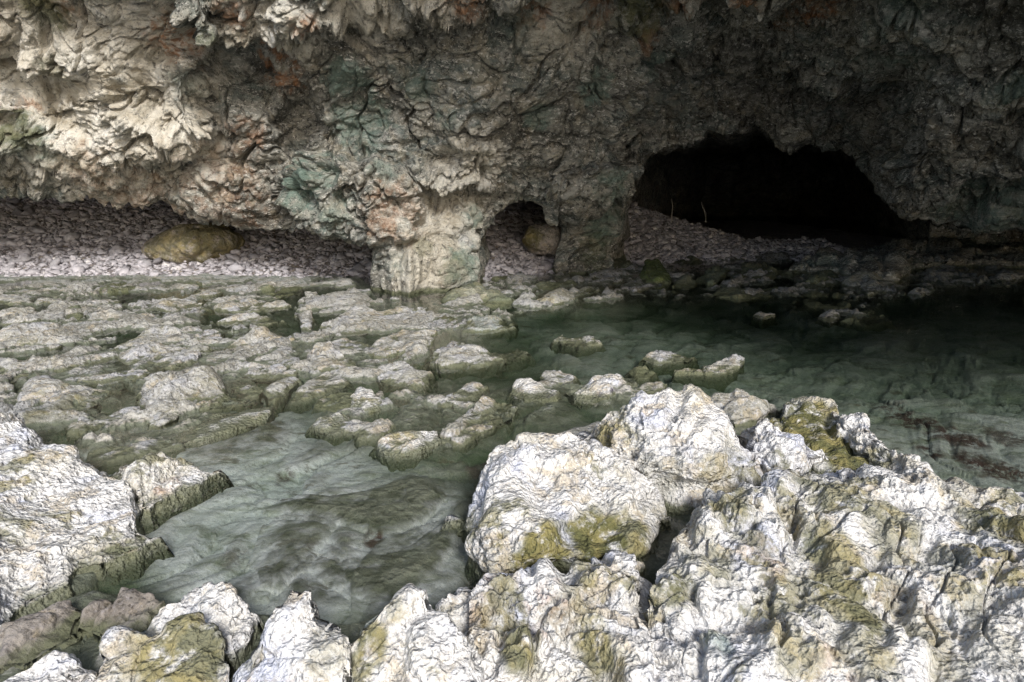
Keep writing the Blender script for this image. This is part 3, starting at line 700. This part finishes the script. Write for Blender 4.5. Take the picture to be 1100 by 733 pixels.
far('rough ledge of grey rock running along the foot of the right wall', [(850, 287), (880, 272), (920, 266), (960, 258), (1000, 252), (1050, 250), (1110, 250), (1180, 262), (1180, 284), (1040, 281), (985, 284), (960, 297), (900, 290)], mat='wall', k=.7, z0=.12, blocky=1.6, teal=[(1050, 262, 30, .8), (880, 280, 30, .5)])
for i, (lb, pl) in enumerate([
    ('low dark rock at the foot of the pillar, right side', [(530, 300), (548, 291), (575, 290), (590, 297), (560, 304)]),
    ('wet grey rock midway between the two pillars', [(560, 313), (580, 303), (612, 301), (625, 307), (595, 314)]),
    ('dark stone right behind the green pointed rock', [(715, 285), (728, 276), (745, 275), (755, 283), (735, 289)]),
    ('dark broken rock below the cave mouth beach', [(785, 298), (800, 285), (825, 280), (850, 285), (855, 299), (820, 306)]),
    ('flat dark rock right of the dark olive rock', [(755, 318), (775, 308), (810, 304), (845, 308), (840, 318), (795, 322)]),
    ('wet dark stone by the small pebble gap between the pillars', [(590, 292), (605, 280), (628, 278), (640, 287), (618, 294)])]):
    far(lb, pl, k=.55)

# -- foreground
def fore(name, label, poly, mat='white', **kw):
    _n[0] += 1
    kw.setdefault('seed', _n[0]); kw.setdefault('group', G3); kw.setdefault('pits', .7); kw.setdefault('cap', .6); kw.setdefault('cap2', .45); kw.setdefault('z0', .04)
    return rock(name, label, 'rock', poly, mat, **kw)
fore('foreground_rock', 'big white sloping rock at the left edge of the near pool', [(-120, 470), (-60, 450), (0, 448), (19, 456), (30, 466), (41, 480), (74, 484), (85, 496), (109, 502), (123, 511), (147, 524), (152, 560), (170, 580), (150, 592), (120, 602), (90, 610), (76, 625), (30, 655), (0, 690), (-120, 720)], k=.32, amp=.8, blocky=.6, z0=.03)
fore('foreground_rock', 'white tipped tongue of rock with ochre groove jutting into the near pool', [(118, 509), (128, 495), (158, 489), (194, 491), (207, 500), (235, 507), (218, 518), (191, 529), (164, 545), (148, 550), (130, 530)], k=.45, rust=[(180, 520, 12, .5)])
fore('foreground_rock', 'dark purplish brown slab in the lower left corner, split by cracks', [(-60, 720), (-20, 700), (27, 664), (76, 640), (97, 655), (92, 678), (55, 700), (27, 716)], mat='mauve', k=.26, pits=.2)
fore('foreground_rock', 'rounded mauve brown rock at the water end of the dark slab', [(84, 674), (100, 652), (115, 641), (134, 634), (158, 637), (177, 650), (160, 677), (131, 682), (104, 686)], mat='mauve', k=.32, pits=.2)
fore('foreground_rock', 'cream rock with folded layers left of the big white front rock', [(150, 680), (169, 656), (202, 639), (226, 626), (243, 632), (259, 648), (275, 664), (268, 690), (250, 712), (229, 700), (207, 690), (180, 690)], k=.38)
fore('foreground_rock', 'olive stained boulder on the bottom edge of the picture', [(98, 735), (109, 697), (123, 682), (164, 678), (196, 670), (229, 678), (243, 697), (250, 720), (255, 780), (90, 790)], mat='white', k=.36, moss=[(200, 700, 60, .9), (190, 735, 60, .9), (150, 705, 35, .5)], pits=.3)
fore('foreground_rock', 'white rounded rock in the bottom left corner', [(-60, 770), (0, 733), (38, 710), (60, 700), (82, 703), (101, 718), (110, 760), (100, 800), (-60, 810)], k=.4, pits=.3, blocky=.5)
fore('foreground_rock', 'tall white peaked rock at the bottom, left one of the front pair', [(225, 800), (238, 740), (248, 715), (270, 686), (290, 648), (311, 627), (335, 630), (349, 653), (368, 661), (380, 678), (388, 696), (384, 745), (390, 800)], k=.72, moss=[(262, 700, 14, .5), (350, 700, 25, .35)], pits=.4, blocky=.6)
fore('foreground_rock', 'broad white domed rock at the bottom, right one of the front pair', [(360, 800), (368, 745), (372, 700), (385, 672), (400, 660), (425, 640), (441, 628), (458, 632), (480, 655), (492, 672), (502, 700), (512, 745), (520, 800)], k=.7, moss=[(400, 690, 22, .9), (425, 655, 18, .5), (385, 715, 18, .8)], teal=[(390, 672, 16, .7)], pits=.4, blocky=.6)
fore('foreground_rock', 'low crumbly whitish rock filling the bottom centre, right of the domed rock', [(455, 690), (470, 640), (500, 620), (560, 616), (610, 612), (645, 604), (682, 598), (696, 625), (710, 660), (740, 700), (800, 760), (800, 820), (500, 820), (485, 740)], k=.38, moss=[(560, 705, 30, .9), (640, 700, 25, .9), (600, 670, 20, .4), (660, 715, 20, .5), (530, 670, 22, .6), (620, 640, 22, .5)], cap2=.8, rust=[(590, 655, 30, .5), (520, 650, 25, .4)], blocky=1.4, pits=1)
fore('foreground_rock', 'rounded white boulder with a green lower face beside the near pool', [(488, 562), (500, 540), (512, 520), (520, 495), (540, 474), (570, 466), (600, 463), (640, 477), (655, 492), (690, 508), (712, 530), (714, 560), (700, 580), (680, 600), (640, 610), (600, 617), (560, 622), (528, 616), (505, 592)], k=.54, z0=.02, moss=[(585, 602, 45, 1), (640, 585, 40, 1), (680, 575, 32, .9), (550, 470, 0.1, 0), (510, 515, 14, .5)], prof=.45, blocky=.9)
fore('foreground_rock', 'large white honeycombed boulder crowning the right hand rocks', [(630, 470), (650, 440), (680, 428), (720, 416), (745, 411), (768, 420), (785, 440), (805, 470), (830, 485), (830, 500), (790, 512), (735, 520), (690, 518), (655, 500), (640, 490)], k=.72, z0=.14, moss=[(650, 470, 18, .8), (700, 515, 40, .35), (780, 512, 40, .5)], prof=.62, pits=1.3, blocky=.7)
fore('foreground_rock', 'smooth grey hump behind the honeycombed boulder at the water', [(755, 440), (770, 424), (790, 415), (812, 420), (830, 434), (828, 446), (790, 452)], mat='reef', k=.6, z0=.05, pits=0, blocky=.4)
fore('foreground_rock', 'white rippled block right of the honeycombed boulder', [(790, 470), (800, 452), (815, 445), (835, 452), (860, 465), (878, 485), (870, 505), (835, 512), (808, 500)], k=.6, z0=.12, moss=[(830, 510, 25, .6)])
fore('foreground_rock', 'olive coloured pocket of rock behind the jagged white ridge', [(825, 462), (840, 436), (865, 430), (895, 432), (905, 450), (935, 480), (950, 500), (900, 512), (870, 500), (845, 480)], mat='white', k=.3, z0=.05, moss=[(880, 470, 70, 1), (860, 445, 40, .8), (920, 490, 40, 1)], pits=.2)
fore('foreground_rock', 'jagged white ridge along the edge of the dark pool', [(868, 436), (885, 432), (900, 445), (925, 440), (938, 462), (955, 480), (980, 492), (1000, 507), (1010, 520), (985, 524), (955, 512), (925, 490), (900, 474), (890, 455)], k=.65, z0=.06, blocky=1.5, moss=[(945, 495, 14, .8)])
fore('rock_slab', 'broad white and olive sloping slab filling the lower right corner', [(690, 700), (700, 660), (705, 620), (715, 585), (725, 560), (748, 543), (800, 525), (850, 510), (900, 505), (950, 510), (1000, 512), (1060, 525), (1110, 535), (1250, 560), (1400, 620), (1400, 850), (760, 850), (720, 760)], k=.24, z0=.10, amp=1.0, blocky=1.5, pits=1.2, cap2=.6,
     moss=[(720, 630, 28, .9), (700, 650, 25, .9), (690, 670, 20, .8), (900, 600, 45, .8), (915, 645, 45, .9), (830, 520, 60, .7), (900, 530, 40, .8), (1080, 560, 40, .9), (960, 640, 30, .5), (1000, 690, 40, .5), (930, 700, 35, .6), (780, 540, 30, .8), (1040, 640, 25, .5), (1080, 700, 35, .3), (850, 560, 30, .5), (760, 600, 30, .7), (870, 640, 30, .7), (800, 570, 24, .6), (960, 590, 24, .6), (1020, 600, 22, .6), (850, 690, 30, .6), (960, 560, 28, .7)], rust=[(930, 620, 25, .5), (980, 650, 20, .4), (820, 600, 25, .35), (900, 720, 25, .4)], teal=[(770, 690, 20, .7), (880, 590, 16, .5)])

# ---------------------------------------------------------------- pillars and loose boulders: closed bodies
def body(name, label, cat, rows, dist, mat, depth=.6, amp=1.0, step=1.4, dense_up=0, seed=0, moss=None, teal=None, rust=None, pale=None, group=None, fac=1.0, flat=1.0):
    rows = np.array(rows, float)
    ys = np.linspace(rows[0, 0], rows[-1, 0], max(24, int((rows[-1, 0] - rows[0, 0]) / step)))
    # monotone smooth interpolation of the edges
    xl = np.interp(ys, rows[:, 0], rows[:, 1]); xr = np.interp(ys, rows[:, 0], rows[:, 2])
    k = np.ones(5) / 5
    xl[2:-2] = np.convolve(xl, k, 'valid'); xr[2:-2] = np.convolve(xr, k, 'valid')
    dd = np.interp(ys, rows[:, 0], rows[:, 3]) if rows.shape[1] > 3 else np.full(len(ys), dist)
    L = at_dist(xl, ys, dd); Rr = at_dist(xr, ys, dd)
    c = (L + Rr) / 2; hw = np.linalg.norm(Rr - L, axis=1) / 2
    n = max(28, int(np.max(xr - xl) * 2.2 / step))
    a = np.linspace(0, 2 * math.pi, n, endpoint=False)
    P = c[:, None] + np.stack([np.cos(a)[None] * hw[:, None], np.sin(a)[None] * hw[:, None] * depth, np.zeros((len(ys), n))], -1)
    cen = P.mean(1, keepdims=True); cen[..., 2] = .5 * cen[..., 2] + .5 * P[..., 2].mean()
    N = P - cen; N[..., 2] *= flat; N /= np.linalg.norm(N, axis=-1, keepdims=True) + 1e-9
    size = float(hw.max()) * 1.3
    Q = P + seed * 5.3
    d = .16 * size * fbm(Q * 1.6 / size, 4, 90)
    w5 = .05 * np.stack([perlin(Q * 5, 94), perlin(Q * 5 + 9, 95), perlin(Q * 5 + 19, 96)], -1)
    d = d + fac * size * facets((Q + 2 * w5) * np.array([1, 1, .8]) * 1.9 / size, 91, .10, .16, .07, .2)
    d = d + fac * size * facets((Q + w5) * 5.0 / size, 92, .04, .06, .035, .2) + .5 * fac * facets(Q * 9 + w5, 97, .02, .03, .02, .2) + .02 * fbm(Q * 7, 4, 93)
    taper = np.minimum(1, np.minimum(np.arange(len(ys)), np.arange(len(ys))[::-1]) / 3.0)[:, None]
    P = P + N * (amp * d * (.3 + .7 * taper))[..., None]
    at = {}
    for nm, sp in (('moss', moss), ('teal', teal), ('rust', rust), ('pale', pale)):
        if sp: at[nm] = blobs(P, sp) if not isinstance(sp, float) else np.full(P.shape[:2], sp)
    V = np.concatenate([P.reshape(-1, 3), P[0].mean(0)[None], P[-1].mean(0)[None]])
    q = grid_quads(len(ys), n, True)
    nv = len(ys) * n
    i = np.arange(n); j = (i + 1) % n
    capt = np.stack([np.full(n, nv), j, i, i], -1); capb = np.stack([np.full(n, nv + 1), (len(ys) - 1) * n + i, (len(ys) - 1) * n + j, (len(ys) - 1) * n + j], -1)
    me_t = np.concatenate([q[:, [0, 1, 2]], q[:, [0, 2, 3]], capt[:, :3], capb[:, :3]])
    at = {kk: np.concatenate([v.ravel(), [v.flat[0], v.flat[-1]]]) for kk, v in at.items()}
    o = mesh_obj(name, V, me_t, M[mat], at)
    return thing(o, label, cat, group)

body('boulder', 'big yellowish mossy boulder lying on the pebble beach', 'boulder',
     [(240.0, 208, 216), (241.5, 194, 236), (244, 184, 245), (250, 170, 256), (256, 163, 259), (263, 157.5, 259.5), (270, 157.5, 252), (276, 162, 244), (281, 176, 238), (285, 190, 228), (290, 196, 222)], 14.0, 'olive', depth=.75, seed=3, amp=.6, fac=.75,
     moss=[(180, 255, 40, .7), (215, 250, 45, .75), (240, 262, 35, .75), (222, 278, 20, .4), (165, 265, 20, .7)])
body('boulder', 'round brown boulder wedged in the pebble gap between the two pillars', 'boulder',
     [(240.0, 583, 590), (241, 576, 598), (244, 570, 604), (250, 563, 609), (257, 561, 611.5), (264, 562, 611), (269, 567, 607), (273, 575, 600)], 14.2, 'olive', depth=.8, seed=4, amp=.6, fac=.8, moss=[(568, 255, 16, .9)])

# ---------------------------------------------------------------- bedrock of reef and pools
def beach_start(X):
    return np.interp(X, [-12, -3, -.4, .5, 2.2, 6, 12], [13.0, 12.9, 12.9, 13.4, 15.6, 16.2, 16.2])
def beach_z(X, Y):
    u = Y - beach_start(X)
    sl = np.interp(X, [-3, 2, 3.4, 5.2, 7.0], [.36, .30, .27, .15, .03])
    return np.where(u < 0, u * .25, np.minimum(u, 4.6) * sl) - .02 + .05 * perlin(np.stack([X * .8, Y * .8, X * 0], -1), 12)

def bedrock():
    xs = np.concatenate([np.linspace(-900, -45, 120), np.arange(-40, 1140, 1.5), np.linspace(1145, 2100, 120)])
    ys = np.concatenate([np.linspace(262, 300, 34)[:-1], np.arange(300, 740, 1.5), np.linspace(742, 1100, 60)])
    X, Y = np.meshgrid(xs, ys)
    P = on_z(X, Y, 0.0)
    G = P * 1.0
    wob = 10 * perlin(G * np.array([2.2, 1.2, 0]), 20) + 5 * perlin(G * np.array([6, 3, 0]), 21)
    def reg(poly, e): return sstep(-e, e, sdf_poly(X, Y, poly) + wob)
    z = np.full(X.shape, -.11); na = np.full(X.shape, .05)
    def put(poly, zz, amp, e=14):
        nonlocal z, na
        m = reg(poly, e); z = z + (zz - z) * m; na = na + (amp - na) * m
    put([(-900, 440), (60, 470), (300, 432), (400, 480), (520, 520), (500, 600), (470, 650), (200, 660), (-900, 800)], -.05, .045, 24)   # floor of the near pool
    put([(820, 430), (900, 445), (1000, 440), (1150, 410), (2100, 420), (2100, 640), (1130, 580), (1000, 530), (900, 490)], -.07, .03, 20)
    put([(640, 430), (780, 400), (880, 420), (830, 450), (700, 450)], -.10, .06, 14)
    put([(-900, 300), (-100, 306), (150, 306), (400, 300), (480, 306), (560, 335), (540, 352), (470, 372), (400, 415), (330, 425), (280, 430), (230, 445), (180, 480), (90, 478), (0, 462), (-900, 462)], .012, .105, 8)
    put([(-900, 288), (400, 286), (404, 297), (380, 306), (-900, 312)], .035, .03, 5)
    put([(340, 430), (380, 480), (470, 482), (560, 450), (610, 430), (690, 430), (690, 400), (600, 405), (500, 415), (400, 415)], .0, .085, 14)
    put([(540, 262), (1300, 255), (1300, 284), (960, 322), (920, 345), (860, 338), (800, 320), (720, 322), (600, 332), (560, 332), (500, 312)], .0, .11, 7)
    put([(395, 296), (500, 300), (540, 300), (470, 322), (400, 326)], -.13, .05, 6)
    put([(-900, 446), (30, 466), (130, 520), (150, 590), (100, 625), (170, 655), (250, 650), (380, 660), (470, 645), (520, 625), (500, 560), (560, 480), (640, 450), (790, 430), (880, 440), (1000, 516), (1110, 540), (2100, 600), (2100, 1100), (-900, 1100)], .0, .045, 9)
    R = frame((.55, .83, 0))
    U = (G @ R) * np.array([.55, 1, 1])
    wv = .55 * np.stack([perlin(G * 1.3, 22), perlin(G * 1.3 + 40, 23), 0 * G[..., 0]], -1)
    f1, f2, c = worley((U + wv) * 2.2, 24)
    d = .9 * (c - .5) + 1.3 * np.minimum(f2 - f1, .4) - .3
    f1, f2, c2 = worley((U + wv) * 5.5, 25)
    d = d + .45 * (c2 - .5) + .6 * np.minimum(f2 - f1, .45) - .15
    f1, f2, c3 = worley((U + wv * .6) * 13, 26)
    d = d + .16 * (c3 - .5) + .22 * np.minimum(f2 - f1, .45)
    d = d + .8 * fbm(U * 1.1, 4, 27) + .12 * fbm(G * 9, 4, 28)
    z = z + na * d
    # far behind, the ground rises under the beach
    z = np.maximum(z, np.where(P[..., 1] > beach_start(P[..., 0]) - .3, beach_z(P[..., 0], P[..., 1]) - .06, -9))
    Q = P.copy(); Q[..., 2] = z
    a = dict(pale=reg([(90, 480), (300, 440), (400, 490), (490, 520), (500, 590), (460, 650), (200, 650), (140, 580)], 30) + .6 * reg([(830, 440), (900, 445), (1000, 440), (1150, 430), (1400, 560), (1130, 580), (1000, 530), (900, 490)], 25) + .35 * reg([(560, 345), (1130, 330), (1130, 450), (640, 425)], 25),
             weed=blobs(Q, [(985, 452, 26, 1), (960, 440, 20, .8), (1030, 470, 24, 1), (1000, 487, 14, 1), (1055, 498, 26, 1), (1095, 508, 22, 1), (1080, 470, 20, .8), (402, 582, 14, 1), (305, 510, 10, .8), (515, 505, 14, .7), (250, 600, 14, .5), (340, 545, 16, .5), (420, 530, 12, .5)]),
             rust=blobs(Q, [(400, 582, 16, .9), (305, 510, 14, .6)]), moss=blobs(Q, [(60, 440, 25, .5), (20, 470, 30, .4)]),
             teal=.6 * reg([(-900, 290), (400, 288), (400, 300), (-900, 310)], 6))
    return Q, a, X, Y
BQ, BA, BX, BY = bedrock()
def bed_material():
    """rock above the water line, weed and silt below it: one material that changes with real height"""
    m = M['bed']; t = m.node_tree
    s = M['seabed'].node_tree
    return m
bo = structure(grid_obj('reef_bedrock', BQ, M['bed'], BA))

def join_bed_seabed():
    # below the water line the bedrock carries silt and weed: mix the two node trees by height
    t = NT('reef_and_pool_floor')
    def clone(src):
        mp = {}
        for nd in src.node_tree.nodes:
            if nd.bl_idname == 'ShaderNodeOutputMaterial': continue
            k = t.t.nodes.new(nd.bl_idname)
            for p in nd.bl_rna.properties:
                if not p.is_readonly and p.identifier not in ('parent', 'name', 'location', 'select', 'label'):
                    try: setattr(k, p.identifier, getattr(nd, p.identifier))
                    except Exception: pass
            if nd.bl_idname == 'ShaderNodeValToRGB':
                e = k.color_ramp.elements
                while len(e) < len(nd.color_ramp.elements): e.new(1)
                for a, b in zip(e, nd.color_ramp.elements): a.position = b.position; a.color = b.color
                k.color_ramp.interpolation = nd.color_ramp.interpolation
            for a, b in zip(k.inputs, nd.inputs):
                try: a.default_value = b.default_value
                except Exception: pass
            mp[nd.name] = k
        last = None
        for l in src.node_tree.links:
            if l.to_node.bl_idname == 'ShaderNodeOutputMaterial': last = mp[l.from_node.name].outputs[0]; continue
            oi = list(l.from_node.outputs).index(l.from_socket); ii = list(l.to_node.inputs).index(l.to_socket)
            t.l(mp[l.from_node.name].outputs[oi], mp[l.to_node.name].inputs[ii])
        return last
    a, b = clone(M['bed']), clone(M['seabed'])
    geo = t.n('ShaderNodeNewGeometry'); sep = t.n('ShaderNodeSeparateXYZ'); t.l(geo.outputs['Position'], sep.inputs[0])
    zz = t.math('ADD', sep.outputs[2], t.math('MULTIPLY', t.math('SUBTRACT', t.noise(geo.outputs['Position'], 9, 5, .6), .5), .08))
    mx = t.n('ShaderNodeMixShader'); t.l(t.rng(zz, -.015, -.07), mx.inputs[0]); t.l(a, mx.inputs[1]); t.l(b, mx.inputs[2])
    t.l(mx.outputs[0], t.out.inputs[0]); return t.m
bo.data.materials[0] = join_bed_seabed()

# wide sea floor that carries everything and reaches the horizon
v = np.array([(-400, -400, -1.2), (400, -400, -1.2), (400, 400, -1.2), (-400, 400, -1.2)], float)
structure(mesh_obj('seabed', v, np.array([[0, 1, 2, 3]]), M['seabed'], smooth=False))
# shore behind the camera
def shore():
    xs = np.linspace(-14, 14, 120); ys = np.linspace(-8, 2.2, 60)
    X, Y = np.meshgrid(xs, ys)
    P = np.stack([X, Y, X * 0], -1)
    P[..., 2] = np.interp(Y, [-8, -5, 1, 1.6, 2.2], [-.8, -.1, .02, -.05, -.3]) + .12 * fbm(P * .9, 4, 29)
    return structure(grid_obj('shore_rock', P, M['reef']))
shore()

# water
v = np.array([(x, y, z) for z in (-1.5, 0) for x, y in ((-400, -400), (400, -400), (400, 30), (-400, 30))], float)
structure(mesh_obj('water', v, np.array([[3, 2, 1, 0], [4, 5, 6, 7], [0, 1, 5, 4], [1, 2, 6, 5], [2, 3, 7, 6], [3, 0, 4, 7]]), M['water'], smooth=False))

# ---------------------------------------------------------------- pebble beach
def beach():
    xs = np.linspace(-15, 12, 400); us = np.linspace(-.5, 16, 200)
    X, Uu = np.meshgrid(xs, us)
    Y = beach_start(X) + Uu
    P = np.stack([X, Y, beach_z(X, Y)], -1)
    P[..., 2] += .03 * fbm(P * 3, 3, 13)
    structure(grid_obj('beach', P, M['beach']))
beach()

def ico():
    g = (1 + 5 ** .5) / 2
    v = [(-1, g, 0), (1, g, 0), (-1, -g, 0), (1, -g, 0), (0, -1, g), (0, 1, g), (0, -1, -g), (0, 1, -g), (g, 0, -1), (g, 0, 1), (-g, 0, -1), (-g, 0, 1)]
    f = [(0, 11, 5), (0, 5, 1), (0, 1, 7), (0, 7, 10), (0, 10, 11), (1, 5, 9), (5, 11, 4), (11, 10, 2), (10, 7, 6), (7, 1, 8), (3, 9, 4), (3, 4, 2), (3, 2, 6), (3, 6, 8), (3, 8, 9), (4, 9, 5), (2, 4, 11), (6, 2, 10), (8, 6, 7), (9, 8, 1)]
    v = [np.array(a) / np.linalg.norm(a) for a in v]
    nf, cache = [], {}
    def mid(a, b):
        k = (min(a, b), max(a, b))
        if k not in cache:
            m = v[a] + v[b]; v.append(m / np.linalg.norm(m)); cache[k] = len(v) - 1
        return cache[k]
    for a, b, c in f:
        x, y, z = mid(a, b), mid(b, c), mid(c, a)
        nf += [(a, x, z), (b, y, x), (c, z, y), (x, y, z)]
    return np.array(v), np.array(nf)

def pebbles():
    n = 34000
    X = np.concatenate([rng.uniform(-12.5, 0.5, 22000), rng.uniform(0, 9, 12000)])
    U = np.concatenate([rng.uniform(-.15, 5.2, 22000), rng.uniform(-.2, 4.5, 12000)])
    Y = beach_start(X) + U
    Z = beach_z(X, Y)
    s = np.clip(rng.lognormal(math.log(.031), .5, n), .018, .12)
    vb, fb = ico(); nvb = len(vb)
    sc = np.stack([s * rng.uniform(.9, 1.5, n), s * rng.uniform(.7, 1.1, n), s * rng.uniform(.4, .75, n)], -1)
    bumpy = 1 + .22 * rng.normal(size=(40, nvb))[rng.integers(0, 40, n)]
    V = vb[None] * bumpy[..., None] * sc[:, None]
    az = rng.uniform(0, 6.28, n); tl = rng.normal(0, .35, n)
    ct, stt = np.cos(tl)[:, None], np.sin(tl)[:, None]
    V = np.stack([V[..., 0] * ct - V[..., 2] * stt, V[..., 1], V[..., 0] * stt + V[..., 2] * ct], -1)
    ca, sa = np.cos(az)[:, None], np.sin(az)[:, None]
    V = np.stack([V[..., 0] * ca - V[..., 1] * sa, V[..., 0] * sa + V[..., 1] * ca, V[..., 2]], -1)
    V += np.stack([X, Y, Z + sc[:, 2] * rng.uniform(.2, .9, n)], -1)[:, None]
    Fx = (fb[None] + (np.arange(n) * nvb)[:, None, None]).reshape(-1, 3)
    tone = np.repeat(np.clip(rng.normal(.5, .23, n), 0, 1), nvb)
    o = mesh_obj('pebble_bank', V.reshape(-1, 3), Fx, M['pebble'], dict(tone=tone))
    o['kind'] = 'stuff'
pebbles()

# two pale sticks standing in the mouth of the deep cave
def stick(label, px, y0, y1, lean, dist, rad):
    p1 = at_dist(px, y1, dist); p0 = at_dist(px - lean, y0, dist)
    n, m = 14, 9
    a = np.linspace(0, 2 * math.pi, m, endpoint=False)
    P = np.zeros((n, m, 3))
    for i, t in enumerate(np.linspace(0, 1, n)):
        c = p0 + (p1 - p0) * t + np.array([.02 * math.sin(t * 5 + px), 0, 0])
        if t == 1: c = c - np.array([0, 0, .15])
        r = rad * (.7 + .4 * t) * (0.15 if i == 0 else 1)
        P[i] = c + np.stack([np.cos(a) * r, np.sin(a) * r, 0 * a], -1)
    o = grid_obj('stick', P, M['wood'], wrap=True)
    thing(o, label, 'stick', 'sticks standing in the cave mouth')
stick('pale upright stick in the cave mouth, the one nearer the dark pillar', 722.5, 214, 235, 1, 19.5, .018)
stick('pale leaning stick in the cave mouth, farther from the dark pillar', 758, 217, 233, 4, 19.8, .016)

# ---------------------------------------------------------------- light and camera
W = bpy.data.worlds.new('World'); S.world = W; W.use_nodes = True
wt = W.node_tree; wt.nodes.clear()
sky = wt.nodes.new('ShaderNodeTexSky'); sky.sky_type = 'NISHITA'; sky.sun_disc = False
SUN_EL, SUN_AZ = math.radians(33), math.radians(164)     # compass angle clockwise from +Y: behind and to the left of the camera
sky.sun_elevation = SUN_EL; sky.sun_rotation = SUN_AZ
sky.air_density = 1.0; sky.dust_density = 2.0; sky.ozone_density = .3
bg = wt.nodes.new('ShaderNodeBackground'); bg.inputs[1].default_value = .092
wo = wt.nodes.new('ShaderNodeOutputWorld')
wt.links.new(sky.outputs[0], bg.inputs[0]); wt.links.new(bg.outputs[0], wo.inputs[0])
ld = bpy.data.lights.new('sun', 'SUN'); ld.energy = 2.1; ld.angle = math.radians(13); ld.color = (1, .99, .965)
lo = bpy.data.objects.new('sun', ld); C.objects.link(lo)
from mathutils import Vector
sd = Vector((math.sin(SUN_AZ) * math.cos(SUN_EL), math.cos(SUN_AZ) * math.cos(SUN_EL), math.sin(SUN_EL)))
lo.rotation_euler = sd.to_track_quat('Z', 'Y').to_euler()

cd = bpy.data.cameras.new('camera'); cd.lens = 24; cd.sensor_width = 36; cd.clip_start = .05; cd.clip_end = 1500
co = bpy.data.objects.new('camera', cd); C.objects.link(co)
co.location = (0, 0, CAMZ); co.rotation_euler = (math.pi / 2 - PITCH, 0, 0)
S.camera = co
S.view_settings.view_transform = 'Standard'; S.view_settings.look = 'None'; S.view_settings.gamma = 1
S.view_settings.exposure = 1.05
S.cycles.max_bounces = 8; S.cycles.diffuse_bounces = 5; S.cycles.transparent_max_bounces = 12
S.cycles.use_denoising = True; S.cycles.denoising_prefilter = 'NONE'; S.cycles.denoising_input_passes = 'RGB_ALBEDO_NORMAL'
